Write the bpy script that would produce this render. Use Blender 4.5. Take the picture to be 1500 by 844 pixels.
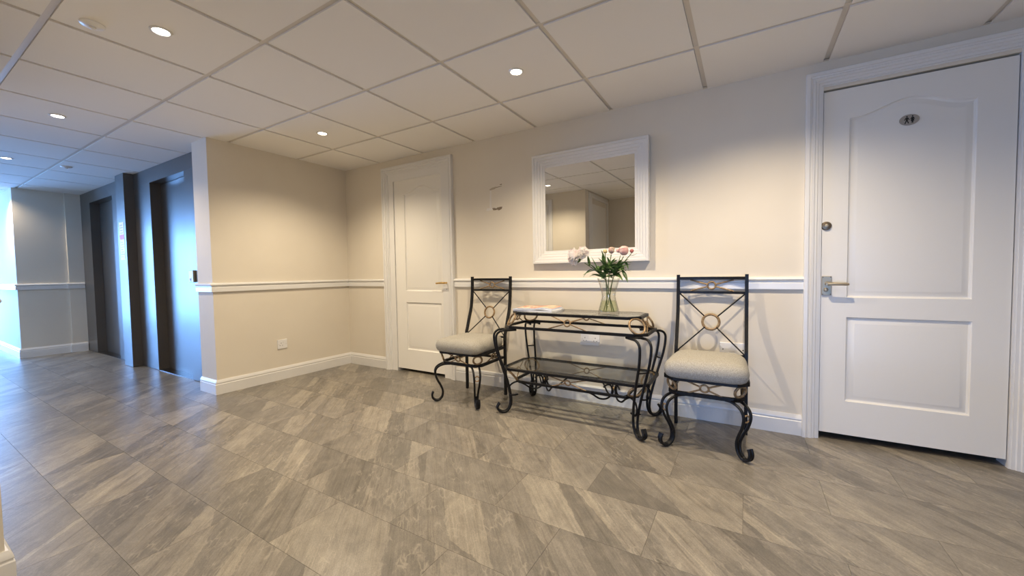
import bpy, bmesh, math, random
from mathutils import Vector, Matrix
PI = math.pi
random.seed(7)
for o in list(bpy.data.objects): bpy.data.objects.remove(o)
SC = bpy.context.scene
COL = SC.collection

# ------------------------------------------------------------------ camera
cam_d = bpy.data.cameras.new('camera'); cam = bpy.data.objects.new('camera', cam_d); COL.objects.link(cam)
cam_d.sensor_width = 36.0; cam_d.lens = 574.55 / 1500 * 36.0; cam_d.clip_start = 0.02
Mr = Matrix(((0.85900376, -0.00710084, 0.51192002), (0.51173114, 0.04240186, -0.85809867), (-0.01561314, 0.9990754, 0.04005708))).to_4x4()
cam.matrix_world = Matrix.Translation((3.7815, -2.8069, 0.9811)) @ Mr
SC.camera = cam

# ------------------------------------------------------------------ world, daylight, exposure
W = bpy.data.worlds.new('sky'); SC.world = W; W.use_nodes = True
W.node_tree.nodes['Background'].inputs[0].default_value = (0.45, 0.65, 1.0, 1)
W.node_tree.nodes['Background'].inputs[1].default_value = 1.5
def area(name, loc, rot, sx, sy, energy, col):
    d = bpy.data.lights.new(name, 'AREA'); d.shape = 'RECTANGLE'; d.size = sx; d.size_y = sy
    d.energy = energy; d.color = col
    o = bpy.data.objects.new(name, d); COL.objects.link(o); o.location = loc; o.rotation_euler = rot
    return o
# daylight behind the glazed entrance at the far end of the lift lobby; the rear area light is an added low blue fill
area('daylight_entrance', (-7.25, -3.47, 1.05), (0, -PI/2, 0), 2.0, 3.2, 310, (0.17, 0.42, 1.0))
rd = area('added_blue_fill', (3.95, -3.95, 0.50), (PI/2, 0, 0), 0.9, 0.8, 2.6, (0.16, 0.42, 1.0)); rd.data.spread = math.radians(60)
SPOT_E = 31.0
SPOT_C = (1.0, 0.83, 0.60)
SC.view_settings.view_transform = 'Standard'; SC.view_settings.look = 'None'
SC.view_settings.gamma = 1.0; SC.view_settings.use_curve_mapping = False
SC.view_settings.exposure = 0.75

# ------------------------------------------------------------------ materials
MAT = {}
def mat(name, col, rough=0.5, metal=0.0, spec=0.5, **kw):
    m = bpy.data.materials.new(name); m.use_nodes = True
    b = m.node_tree.nodes['Principled BSDF']
    b.inputs['Base Color'].default_value = (*col, 1); b.inputs['Roughness'].default_value = rough
    b.inputs['Metallic'].default_value = metal; b.inputs['Specular IOR Level'].default_value = spec
    for k, v in kw.items(): b.inputs[k.replace('_', ' ')].default_value = v
    MAT[name] = m
    return m
def nodes(m): return m.node_tree.nodes, m.node_tree.links, m.node_tree.nodes['Principled BSDF']
def noise_bump(m, scale, strength, dist=0.002, detail=3, vec=None):
    N, L, b = nodes(m)
    t = N.new('ShaderNodeTexNoise'); t.inputs['Scale'].default_value = scale; t.inputs['Detail'].default_value = detail
    c = N.new('ShaderNodeNewGeometry')
    if vec:
        mp = N.new('ShaderNodeMapping'); mp.inputs['Scale'].default_value = vec
        L.new(c.outputs['Position'], mp.inputs['Vector']); L.new(mp.outputs[0], t.inputs['Vector'])
    else: L.new(c.outputs['Position'], t.inputs['Vector'])
    bp = N.new('ShaderNodeBump'); bp.inputs['Strength'].default_value = strength; bp.inputs['Distance'].default_value = dist
    L.new(t.outputs['Fac'], bp.inputs['Height']); L.new(bp.outputs[0], b.inputs['Normal'])
    return t
def noise_color(m, c1, c2, scale, detail=4, lo=0.35, hi=0.65, vec=None):
    N, L, b = nodes(m)
    t = N.new('ShaderNodeTexNoise'); t.inputs['Scale'].default_value = scale; t.inputs['Detail'].default_value = detail
    c = N.new('ShaderNodeNewGeometry'); r = N.new('ShaderNodeValToRGB')
    if vec:
        mp = N.new('ShaderNodeMapping'); mp.inputs['Scale'].default_value = vec
        L.new(c.outputs['Position'], mp.inputs['Vector']); L.new(mp.outputs[0], t.inputs['Vector'])
    else: L.new(c.outputs['Position'], t.inputs['Vector'])
    r.color_ramp.elements[0].position = lo; r.color_ramp.elements[1].position = hi
    r.color_ramp.elements[0].color = (*c1, 1); r.color_ramp.elements[1].color = (*c2, 1)
    L.new(t.outputs['Fac'], r.inputs[0]); L.new(r.outputs[0], b.inputs['Base Color'])

m = mat('wall_paint', (0.73, 0.67, 0.57), 0.7, spec=0.3); noise_color(m, (0.72, 0.66, 0.56), (0.74, 0.682, 0.582), 3.0); noise_bump(m, 140, 0.12, 0.001)
m = mat('white_gloss', (0.76, 0.75, 0.73), 0.30)
m = mat('door_white', (0.80, 0.78, 0.735), 0.36); noise_bump(m, 60, 0.10, 0.0008, 3, (6, 6, 0.35))
m = mat('ceiling_tile', (0.86, 0.835, 0.80), 0.95, spec=0.1); noise_bump(m, 320, 0.2, 0.001, 2)
m = mat('grid_metal', (0.68, 0.63, 0.56), 0.4)
m = mat('dark_gap', (0.03, 0.028, 0.025), 0.9)
m = mat('floor_base', (0.10, 0.088, 0.075), 0.9)
m = mat('black_iron', (0.010, 0.010, 0.011), 0.42, spec=0.25); noise_color(m, (0.007, 0.007, 0.008), (0.030, 0.024, 0.018), 70, 4, 0.58, 0.80)
m = mat('antique_gold', (0.34, 0.22, 0.11), 0.42, 0.35); noise_color(m, (0.20, 0.125, 0.06), (0.36, 0.25, 0.135), 60)
m = mat('cushion_fabric', (0.5, 0.47, 0.42), 0.9, spec=0.2)
noise_color(m, (0.26, 0.245, 0.21), (0.47, 0.445, 0.39), 260, 3, 0.3, 0.7, (1, 1, 1)); noise_bump(m, 420, 0.5, 0.0015, 2)
m = mat('mirror_silver', (0.80, 0.80, 0.78), 0.0, 1.0)
m = mat('white_plastic', (0.82, 0.81, 0.80), 0.35)
m = mat('slot_black', (0.02, 0.02, 0.02), 0.6)
m = mat('switch_red', (0.5, 0.03, 0.03), 0.5)
m = mat('brass', (0.72, 0.48, 0.18), 0.22, 1.0)
m = mat('satin_nickel', (0.46, 0.39, 0.28), 0.45, 0.8)
m = mat('bronze_lock', (0.20, 0.15, 0.10), 0.4, 0.9)
m = mat('sign_steel', (0.42, 0.40, 0.38), 0.4, 0.85)
m = mat('sign_ink', (0.006, 0.006, 0.006), 0.6)
m = mat('brushed_steel', (0.165, 0.150, 0.135), 0.33, 0.6); noise_bump(m, 40, 0.03, 0.0006, 2, (60, 60, 0.6))
m = mat('dark_steel', (0.20, 0.185, 0.17), 0.28, 1.0); noise_bump(m, 40, 0.03, 0.0006, 2, (60, 60, 0.6))
m = mat('paper_white', (0.80, 0.81, 0.84), 0.5)
m = mat('paper_blue', (0.62, 0.70, 0.82), 0.4)
m = mat('paper_yellow', (0.80, 0.66, 0.36), 0.5)
m = mat('paper_red', (0.62, 0.10, 0.10), 0.5)
m = mat('cover_orange', (0.80, 0.42, 0.25), 0.3); noise_color(m, (0.72, 0.22, 0.13), (0.86, 0.60, 0.42), 16, 3, 0.38, 0.60)
m = mat('cover_photo', (0.8, 0.6, 0.4), 0.3); noise_color(m, (0.86, 0.70, 0.50), (0.42, 0.14, 0.10), 30, 3, 0.45, 0.62)
m = mat('stem_green', (0.09, 0.14, 0.035), 0.5)
m = mat('leaf_green', (0.055, 0.115, 0.028), 0.42); noise_color(m, (0.040, 0.095, 0.022), (0.16, 0.27, 0.08), 38, 2)
m = mat('petal_white', (0.93, 0.86, 0.84), 0.6); noise_color(m, (0.92, 0.78, 0.76), (0.95, 0.92, 0.89), 30, 2, 0.30, 0.5)
m = mat('petal_pink', (0.84, 0.50, 0.46), 0.6); noise_color(m, (0.88, 0.55, 0.50), (0.92, 0.74, 0.67), 45, 2)
m = mat('petal_pale', (0.72, 0.52, 0.45), 0.6); noise_color(m, (0.60, 0.34, 0.32), (0.80, 0.68, 0.50), 60, 2)
m = mat('petal_yellow', (0.76, 0.62, 0.33), 0.6)
m = mat('petal_dark', (0.42, 0.13, 0.12), 0.6)
for nm, k in (('petal_white', 0.45), ('petal_pink', 0.35), ('petal_pale', 0.3), ('petal_yellow', 0.3), ('leaf_green', 0.25)):
    N, L, b = nodes(MAT[nm]); tl = N.new('ShaderNodeBsdfTranslucent'); ms = N.new('ShaderNodeMixShader'); ms.inputs[0].default_value = k
    src = b.inputs['Base Color'].links[0].from_socket if b.inputs['Base Color'].links else None
    if src: L.new(src, tl.inputs[0])
    else: tl.inputs[0].default_value = b.inputs['Base Color'].default_value
    L.new(b.outputs[0], ms.inputs[1]); L.new(tl.outputs[0], ms.inputs[2]); L.new(ms.outputs[0], N['Material Output'].inputs['Surface'])
m = mat('torn_plaster', (0.25, 0.19, 0.13), 0.9); noise_color(m, (0.16, 0.12, 0.08), (0.36, 0.29, 0.21), 200)
m = mat('old_glue', (0.50, 0.43, 0.32), 0.9)
m = mat('filler_white', (0.77, 0.735, 0.69), 0.8)
m = mat('black_rubber', (0.02, 0.02, 0.02), 0.6)
def glassy(name, tint, gloss=0.9, ior=1.45, edge=1.0):
    m = bpy.data.materials.new(name); m.use_nodes = True; N = m.node_tree.nodes; L = m.node_tree.links; N.clear()
    o = N.new('ShaderNodeOutputMaterial'); mx = N.new('ShaderNodeMixShader'); tr = N.new('ShaderNodeBsdfTransparent'); g = N.new('ShaderNodeBsdfGlossy')
    lw = N.new('ShaderNodeLayerWeight'); lw.inputs['Blend'].default_value = 0.5
    pw = N.new('ShaderNodeMath'); pw.operation = 'POWER'; pw.inputs[1].default_value = 5.0; L.new(lw.outputs['Facing'], pw.inputs[0])
    fr = N.new('ShaderNodeMath'); fr.operation = 'MULTIPLY_ADD'; f0 = ((ior-1)/(ior+1))**2; fr.inputs[1].default_value = 1-f0; fr.inputs[2].default_value = f0; L.new(pw.outputs[0], fr.inputs[0])
    ec = N.new('ShaderNodeMix'); ec.data_type = 'RGBA'; p2 = N.new('ShaderNodeMath'); p2.operation = 'POWER'; p2.inputs[1].default_value = 3.0
    L.new(lw.outputs['Facing'], p2.inputs[0]); L.new(p2.outputs[0], ec.inputs[0]); ec.inputs[6].default_value = (*tint, 1); ec.inputs[7].default_value = (*[c*edge for c in tint], 1); L.new(ec.outputs[2], tr.inputs[0])
    g.inputs['Roughness'].default_value = 0.02; g.inputs['Color'].default_value = (gloss, gloss, gloss, 1)
    L.new(fr.outputs[0], mx.inputs[0]); L.new(tr.outputs[0], mx.inputs[1]); L.new(g.outputs[0], mx.inputs[2]); L.new(mx.outputs[0], o.inputs[0])
    MAT[name] = m
glassy('clear_glass', (0.97, 0.98, 0.975), edge=0.55, ior=1.5); glassy('table_glass', (0.95, 0.98, 0.97), 0.8); glassy('shelf_glass', (0.97, 0.985, 0.98), 0.45); glassy('water', (0.90, 0.93, 0.80), ior=1.2); glassy('window_glass', (0.95, 0.97, 0.98))
def emis(name, col, s):
    m = bpy.data.materials.new(name); m.use_nodes = True; N, L, b = nodes(m)
    b.inputs['Base Color'].default_value = (0.9, 0.9, 0.9, 1); b.inputs['Emission Color'].default_value = (*col, 1); b.inputs['Emission Strength'].default_value = s
    MAT[name] = m
emis('lamp_glow', (1.0, 0.90, 0.74), 12.0); emis('lamp_glow_cool', (0.93, 0.94, 1.0), 12.0)

# stone-look vinyl floor: diagonal bands of stone printed on every tile, different on each
def floor_mat():
    m = mat('stone_vinyl', (0.3, 0.25, 0.2), 0.32, spec=0.5); N, L, b = nodes(m)
    tc = N.new('ShaderNodeTexCoord'); oi = N.new('ShaderNodeObjectInfo')
    rot = N.new('ShaderNodeVectorRotate'); rot.rotation_type = 'Z_AXIS'; rot.inputs['Angle'].default_value = math.radians(-133)
    L.new(tc.outputs['Object'], rot.inputs['Vector'])
    off = N.new('ShaderNodeVectorMath'); off.operation = 'MULTIPLY_ADD'; off.inputs[1].default_value = (1, 1, 1)
    comb = N.new('ShaderNodeCombineXYZ')
    for i, k in enumerate((37.0, 91.0, 53.0)):
        mm = N.new('ShaderNodeMath'); mm.operation = 'MULTIPLY'; mm.inputs[1].default_value = k
        L.new(oi.outputs['Random'], mm.inputs[0]); L.new(mm.outputs[0], comb.inputs[i])
    L.new(rot.outputs[0], off.inputs[0]); L.new(comb.outputs[0], off.inputs[2])
    def mapped(s):
        mp = N.new('ShaderNodeMapping'); mp.inputs['Scale'].default_value = s; L.new(off.outputs[0], mp.inputs['Vector']); return mp.outputs[0]
    def noise(vec, scale, detail=4, rough=0.6, dist=0.0):
        t = N.new('ShaderNodeTexNoise'); t.inputs['Scale'].default_value = scale; t.inputs['Detail'].default_value = detail
        t.inputs['Roughness'].default_value = rough; t.inputs['Distortion'].default_value = dist; L.new(vec, t.inputs['Vector']); return t.outputs['Fac']
    def ramp(fac, stops, interp='LINEAR'):
        r = N.new('ShaderNodeValToRGB'); r.color_ramp.interpolation = interp
        while len(r.color_ramp.elements) < len(stops): r.color_ramp.elements.new(0.5)
        for e, (p, c) in zip(r.color_ramp.elements, stops):
            e.position = p; e.color = (*c, 1) if len(c) == 3 else c
        L.new(fac, r.inputs[0]); return r.outputs[0]
    def mix(fac, a, c, mode='MIX'):
        x = N.new('ShaderNodeMix'); x.data_type = 'RGBA'; x.blend_type = mode
        if isinstance(fac, float): x.inputs[0].default_value = fac
        else: L.new(fac, x.inputs[0])
        for s, v in ((6, a), (7, c)):
            if isinstance(v, tuple): x.inputs[s].default_value = (*v, 1)
            else: L.new(v, x.inputs[s])
        return x.outputs[2]
    # sharp bands across the streak direction (cells of a squeezed voronoi)
    vo = N.new('ShaderNodeTexVoronoi'); vo.feature = 'F1'; vo.inputs['Scale'].default_value = 1.0; vo.inputs['Randomness'].default_value = 0.9
    wb = N.new('ShaderNodeTexNoise'); wb.inputs['Scale'].default_value = 22; wb.inputs['Detail'].default_value = 5; L.new(off.outputs[0], wb.inputs['Vector'])
    wm = N.new('ShaderNodeVectorMath'); wm.operation = 'MULTIPLY_ADD'; wm.inputs[1].default_value = (0.0, 0.22, 0.0)
    L.new(wb.outputs['Color'], wm.inputs[0]); L.new(mapped((0.55, 7.5, 0.0)), wm.inputs[2]); L.new(wm.outputs[0], vo.inputs['Vector'])
    sep = N.new('ShaderNodeSeparateColor'); L.new(vo.outputs['Color'], sep.inputs[0])
    band = ramp(sep.outputs[0], [(0.0, FL_D), (0.38, FL_M), (0.72, FL_M2), (1.0, FL_L)])
    streak = noise(mapped((2.4, 40.0, 1.0)), 1.0, 6, 0.70, 0.5)
    streak2 = noise(mapped((5.0, 150.0, 1.0)), 1.0, 4, 0.6)
    cloud = noise(mapped((9.0, 16.0, 1.0)), 1.0, 5, 0.62, 0.6)
    amt = ramp(sep.outputs[1], [(0.10, (0.25,)*3), (0.60, (1.0,)*3)])
    dk = ramp(streak, [(0.28, (0.50, 0.48, 0.46)), (0.45, (0.95, 0.94, 0.93)), (0.58, (1, 1, 1)), (0.72, (1.42, 1.39, 1.31))])
    c1 = mix(amt, band, mix(1.0, band, dk, 'MULTIPLY'))
    dk2 = ramp(streak2, [(0.30, (0.80, 0.79, 0.78)), (0.55, (1.03, 1.03, 1.02)), (0.75, (1.18, 1.17, 1.12))])
    c2 = mix(0.8, c1, mix(1.0, c1, dk2, 'MULTIPLY'))
    cl = ramp(cloud, [(0.30, (0.74, 0.74, 0.74)), (0.70, (1.26, 1.25, 1.21))])
    c3 = mix(0.85, c2, mix(1.0, c2, cl, 'MULTIPLY'))
    # pale crackled veins in some of the bands
    vd = N.new('ShaderNodeTexVoronoi'); vd.feature = 'DISTANCE_TO_EDGE'; vd.inputs['Scale'].default_value = 1.0
    wob = N.new('ShaderNodeTexNoise'); wob.inputs['Scale'].default_value = 30; L.new(off.outputs[0], wob.inputs['Vector'])
    wv = N.new('ShaderNodeVectorMath'); wv.operation = 'MULTIPLY_ADD'; wv.inputs[1].default_value = (0.9, 0.9, 0.0)
    L.new(wob.outputs['Color'], wv.inputs[0]); L.new(mapped((14, 48, 1)), wv.inputs[2]); L.new(wv.outputs[0], vd.inputs['Vector'])
    vein = ramp(vd.outputs['Distance'], [(0.0, (0.6,)*3), (0.04, (0.32,)*3), (0.12, (0,)*3)])
    gate = ramp(sep.outputs[2], [(0.35, (0,)*3), (0.65, (1,)*3)])
    gate2 = ramp(noise(mapped((11, 22, 1)), 1.0, 3), [(0.46, (0,)*3), (0.62, (1,)*3)])
    g = mix(1.0, mix(1.0, vein, gate, 'MULTIPLY'), gate2, 'MULTIPLY')
    gr = ramp(noise(mapped((160, 260, 1)), 1.0, 3, 0.7), [(0.3, (0.82,)*3), (0.5, (1,)*3), (0.72, (1.25, 1.24, 1.2))])
    c3 = mix(1.0, c3, gr, 'MULTIPLY')
    c4 = mix(g, c3, (FL_L[0]*1.35, FL_L[1]*1.33, FL_L[2]*1.28))
    L.new(c4, b.inputs['Base Color'])
    bp = N.new('ShaderNodeBump'); bp.inputs['Strength'].default_value = 0.12; bp.inputs['Distance'].default_value = 0.001
    L.new(streak2, bp.inputs['Height']); L.new(bp.outputs[0], b.inputs['Normal'])
FL_D = (0.150, 0.137, 0.121); FL_M = (0.198, 0.181, 0.160); FL_M2 = (0.222, 0.202, 0.177); FL_L = (0.285, 0.258, 0.219)
floor_mat()

# ------------------------------------------------------------------ mesh helpers
def catmull(pts, n=6):
    P = [Vector(p) for p in pts]; out = []
    for i in range(len(P)-1):
        p0 = P[max(i-1, 0)]; p1 = P[i]; p2 = P[i+1]; p3 = P[min(i+2, len(P)-1)]
        for k in range(n):
            t = k/n
            out.append(0.5*((2*p1) + (p2-p0)*t + (2*p0-5*p1+4*p2-p3)*t*t + (3*p1-p0-3*p2+p3)*t**3))
    out.append(P[-1]); return out
class MB:
    def __init__(s): s.v = []; s.f = []
    def box(s, a, b):
        x0, y0, z0 = [min(p, q) for p, q in zip(a, b)]; x1, y1, z1 = [max(p, q) for p, q in zip(a, b)]
        i = len(s.v); s.v += [(x0,y0,z0),(x1,y0,z0),(x1,y1,z0),(x0,y1,z0),(x0,y0,z1),(x1,y0,z1),(x1,y1,z1),(x0,y1,z1)]
        s.f += [tuple(i+k for k in q) for q in ((0,3,2,1),(4,5,6,7),(0,1,5,4),(1,2,6,5),(2,3,7,6),(3,0,4,7))]; return s
    def tube(s, path, r, n=8, flat=1.0, caps=True, closed=False, rot=0.0, up=None):
        P = [Vector(p) for p in path]; m = len(P); i0 = len(s.v)
        rr = r if isinstance(r, (list, tuple)) else [r]*m
        T = []
        for k in range(m):
            if closed: t = P[(k+1) % m]-P[(k-1) % m]
            else: t = P[min(k+1, m-1)]-P[max(k-1, 0)]
            T.append(t.normalized())
        u = Vector(up) if up else (Vector((0, 0, 1)) if abs(T[0].z) < 0.9 else Vector((1, 0, 0)))
        u = (u-T[0]*u.dot(T[0])).normalized()
        for k in range(m):
            u = (u-T[k]*u.dot(T[k])).normalized(); w = T[k].cross(u)
            for j in range(n):
                a = 2*PI*j/n+rot
                s.v.append(tuple(P[k]+u*math.cos(a)*rr[k]*flat+w*math.sin(a)*rr[k]))
        for k in range(m if closed else m-1):
            for j in range(n):
                a = i0+k*n+j; b = i0+k*n+(j+1) % n; c = i0+((k+1) % m)*n+(j+1) % n; d = i0+((k+1) % m)*n+j
                s.f.append((a, b, c, d))
        if caps and not closed:
            s.f.append(tuple(i0+j for j in reversed(range(n)))); s.f.append(tuple(i0+(m-1)*n+j for j in range(n)))
        return s
    def bar(s, path, r, closed=False, up=None): return s.tube(path, r*1.414, 4, closed=closed, rot=PI/4, up=up)
    def ring(s, c, nrm, R, r, n=24, k=8, sx=1.0, up=(0, 0, 1)):
        c = Vector(c); nn = Vector(nrm).normalized(); u = Vector(up); u = (u-nn*u.dot(nn)).normalized(); w = nn.cross(u)
        return s.tube([c+w*math.cos(2*PI*i/n)*R*sx+u*math.sin(2*PI*i/n)*R for i in range(n)], r, k, closed=True, up=nn)
    def lathe(s, prof, c=(0, 0, 0), n=24, cap0=True, cap1=True):
        i0 = len(s.v); m = len(prof)
        for (r, z) in prof:
            for j in range(n):
                a = 2*PI*j/n; s.v.append((c[0]+r*math.cos(a), c[1]+r*math.sin(a), c[2]+z))
        for k in range(m-1):
            for j in range(n):
                s.f.append((i0+k*n+j, i0+k*n+(j+1) % n, i0+(k+1)*n+(j+1) % n, i0+(k+1)*n+j))
        if cap0: s.f.append(tuple(i0+j for j in reversed(range(n))))
        if cap1: s.f.append(tuple(i0+(m-1)*n+j for j in range(n)))
        return s
    def prism(s, poly, ax, d0, d1):           # polygon in the plane across axis ax ('x','y','z'), extruded d0..d1
        i0 = len(s.v); n = len(poly)
        for d in (d0, d1):
            for (a, b) in poly:
                s.v.append({'x': (d, a, b), 'y': (a, d, b), 'z': (a, b, d)}[ax])
        s.f.append(tuple(i0+j for j in range(n))); s.f.append(tuple(i0+n+j for j in reversed(range(n))))
        for j in range(n): s.f.append((i0+j, i0+n+j, i0+n+(j+1) % n, i0+(j+1) % n))
        return s
    def sweep(s, path, prof, n, side=1, closed=False):
        # path: 3-D points in the plane with normal n; profile (a along mitred in-plane offset, b along n)
        P = [Vector(p) for p in path]; n = Vector(n).normalized(); m = len(P); i0 = len(s.v); K = len(prof)
        def perp(d): return n.cross(d).normalized()*side
        for k in range(m):
            d0 = (P[k]-P[k-1]) if (k > 0 or closed) else None
            d1 = (P[(k+1) % m]-P[k]) if (k < m-1 or closed) else None
            if d0 is None: mv = perp(d1)
            elif d1 is None: mv = perp(d0)
            else:
                a, b = perp(d0), perp(d1); h = (a+b)
                mv = h/(h.dot(a)) if h.length > 1e-6 else a
            for (a, b) in prof: s.v.append(tuple(P[k]+mv*a+n*b))
        for k in range(m if closed else m-1):
            for j in range(K):
                s.f.append((i0+k*K+j, i0+k*K+(j+1) % K, i0+((k+1) % m)*K+(j+1) % K, i0+((k+1) % m)*K+j))
        if not closed:
            s.f.append(tuple(i0+j for j in reversed(range(K)))); s.f.append(tuple(i0+(m-1)*K+j for j in range(K)))
        return s
    def mesh(s, name):
        me = bpy.data.meshes.new(name); me.from_pydata([tuple(v) for v in s.v], [], s.f)
        bm = bmesh.new(); bm.from_mesh(me); bmesh.ops.recalc_face_normals(bm, faces=bm.faces); bm.to_mesh(me); bm.free()
        return me
    def build(s, name, material, parent=None, smooth=None, bevel=0.0, loc=None):
        me = s.mesh(name); o = bpy.data.objects.new(name, me); COL.objects.link(o)
        me.materials.append(MAT[material])
        if smooth is not None:
            me.polygons.foreach_set('use_smooth', [True]*len(me.polygons))
            try: me.set_sharp_from_angle(angle=math.radians(smooth))
            except Exception: pass
        if bevel:
            md = o.modifiers.new('bevel', 'BEVEL'); md.width = bevel; md.segments = 2; md.limit_method = 'ANGLE'
        if parent: o.parent = parent
        if loc: o.location = loc
        return o
def tag(o, label=None, cat=None, group=None, kind=None):
    if label: o['label'] = label
    if cat: o['category'] = cat
    if group: o['group'] = group
    if kind: o['kind'] = kind
    return o
def empty(name, loc=(0, 0, 0), rz=0):
    o = bpy.data.objects.new(name, None); COL.objects.link(o); o.location = loc; o.rotation_euler = (0, 0, rz); o.empty_display_size = 0.05; return o
def copy_tree(o, parent=None):
    c = o.copy(); COL.objects.link(c); c.parent = parent
    for ch in list(o.children): copy_tree(ch, c)
    return c
def struct(o, label, cat): return tag(o, label, cat, kind='structure')
H = 2.12
YB = -2.597       # face of the wall behind the lobby
YR = -3.66       # rear wall of the recess behind the camera

# ------------------------------------------------------------------ room shell
DA = (0.741, 1.418, 0.030, 1.950)      # left door leaf x0,x1,z0,z1
DB = (4.149, 4.867, 0.040, 1.953)
def wall_with_openings(name, x0, x1, ya, yb, openings, depth_y, label):
    w = MB(); xs = x0
    for (a, b, top) in openings:
        w.box((xs, ya, 0), (a, yb, H+0.1)); w.box((a, ya, top), (b, yb, H+0.1))
        if depth_y is not None: w.box((a, depth_y, 0), (b, yb, top))
        xs = b
    w.box((xs, ya, 0), (x1, yb, H+0.1))
    return struct(w.build(name, 'wall_paint'), label, 'wall')
wall_back = wall_with_openings('wall_back', 0.0, 5.80, 0.0, 0.45, [(DA[0]-0.012, DA[1]+0.012, DA[3]+0.01), (DB[0]-0.012, DB[1]+0.012, DB[3]+0.01)], 0.40,
    'cream painted wall behind the chairs, with both white doors')
struct(MB().box((-0.27, -1.292, 0), (0, 0.45, H+0.1)).build('wall_left', 'wall_paint'), 'cream wall stub with a single socket, ending beside the lifts', 'wall')
struct(MB().box((-4.0, -1.085, 0), (-0.27, -0.9, H+0.1)).build('wall_lift', 'wall_paint'), 'wall behind the steel lift fronts', 'wall')
w = MB().box((-7.1, -1.77, 0), (-4.0, -0.9, H+0.1)).box((-4.0, -1.335, 0), (-3.975, -1.085, H+0.1))
struct(w.build('wall_far', 'wall_paint'), 'far cream wall beyond the lifts, daylight on its corner', 'wall')
struct(MB().box((5.80, YR-0.2, 0), (6.0, 0.45, H+0.1)).build('wall_right', 'wall_paint'), 'right-hand cream wall past the toilet door', 'wall')
struct(MB().box((-1.2, YR-0.2, 0), (1.76, YB, H+0.1)).build('wall_rear', 'wall_paint'), 'cream wall across from the lifts, seen in the mirror', 'wall')
w = MB().box((1.76, YR-0.2, 0), (3.45, YR, H+0.1)).box((4.45, YR-0.2, 0), (5.80, YR, H+0.1)).box((3.45, YR-0.2, 2.02), (4.45, YR, H+0.1))
struct(w.build('wall_recess', 'wall_paint'), 'cream wall at the back of the recess behind the camera', 'wall')
w = MB().box((-7.1, -5.4, 0), (-1.0, -5.2, H+0.1)).box((-1.2, -5.2, 0), (-1.0, YR-0.2, H+0.1))
struct(w.build('wall_lobby', 'wall_paint'), 'cream wall of the entrance lobby out of view', 'wall')
w = MB().box((-7.1, -5.2, 0), (-6.9, -5.1, H+0.1)).box((-7.1, -1.84, 0), (-6.9, -1.77, H+0.1)).box((-7.1, -5.1, 2.06), (-6.9, -1.84, H+0.1))
struct(w.build('wall_entrance', 'wall_paint'), 'cream wall around the glazed entrance', 'wall')
# glazed entrance, and an unseen rear door added to carry the blue fill
def glazed(name, horizontal, a0, a1, c, z1, lab, mid):
    fr = MB(); t = 0.05; pts = [a0, a1-t]
    if mid: pts.insert(1, (a0+a1)/2-t/2)
    bx = (lambda u0, u1, z0, z2, h=0.03: ((u0, c-h, z0), (u1, c+h, z2))) if horizontal else (lambda u0, u1, z0, z2, h=0.03: ((c-h, u0, z0), (c+h, u1, z2)))
    for u in pts: fr.box(*bx(u, u+t, 0, z1))
    fr.box(*bx(a0, a1, z1-t, z1)); fr.box(*bx(a0, a1, 0.0, 0.09)); fr.box(*bx(a0, a1, 0.98, 1.04))
    o = struct(fr.build(name, 'white_gloss'), lab, 'door')
    for i in range(len(pts)-1):
        MB().box(*bx(pts[i]+t, pts[i+1], 0.09, z1-t, 0.004)).build('pane', 'window_glass', o)
glazed('door_5', False, -5.10, -1.84, -7.0, 2.06, 'white framed glazed entrance doors at the end of the lobby', True)
glazed('door_6', True, 3.45, 4.45, YR-0.1, 2.02, 'white framed glazed door added behind the camera for the blue fill', False)

# ------------------------------------------------------------------ floor tiles
fl = MB().box((-7.1, -5.4, -0.06), (6.0, 0.45, -0.0045)).build('floor', 'floor_base'); struct(fl, 'grey-brown stone-look vinyl tile floor laid half-bond', 'floor')
tw, td, g = 0.6, 0.3, 0.0005
tile_me = None
def in_room(x0, x1, y0, y1):
    for (a, b, c, d) in ((0, 5.8, YR, 0), (-4.0, 0.05, YB, -1.08), (-7.0, -1.2, -5.2, -1.77), (0, 5.8, 0, 0.4)):
        if x1 > a and x0 < b and y1 > c and y0 < d: return True
    return False
for k in range(-4, 15):
    yt = -0.866-0.3*k
    xo = 3.178 if k % 2 == 0 else 3.478
    for n in range(-18, 6):
        x0 = xo+0.6*n
        if not in_room(x0, x0+tw, yt-td, yt): continue
        if tile_me is None:
            o = MB().box((-tw/2+g, -td/2+g, -0.0045), (tw/2-g, td/2-g, 0.0)).build('floor_tile', 'stone_vinyl', fl); tile_me = o.data
        else:
            o = bpy.data.objects.new('floor_tile', tile_me); COL.objects.link(o); o.parent = fl
        o.location = (x0+tw/2, yt-td/2, 0)

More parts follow.
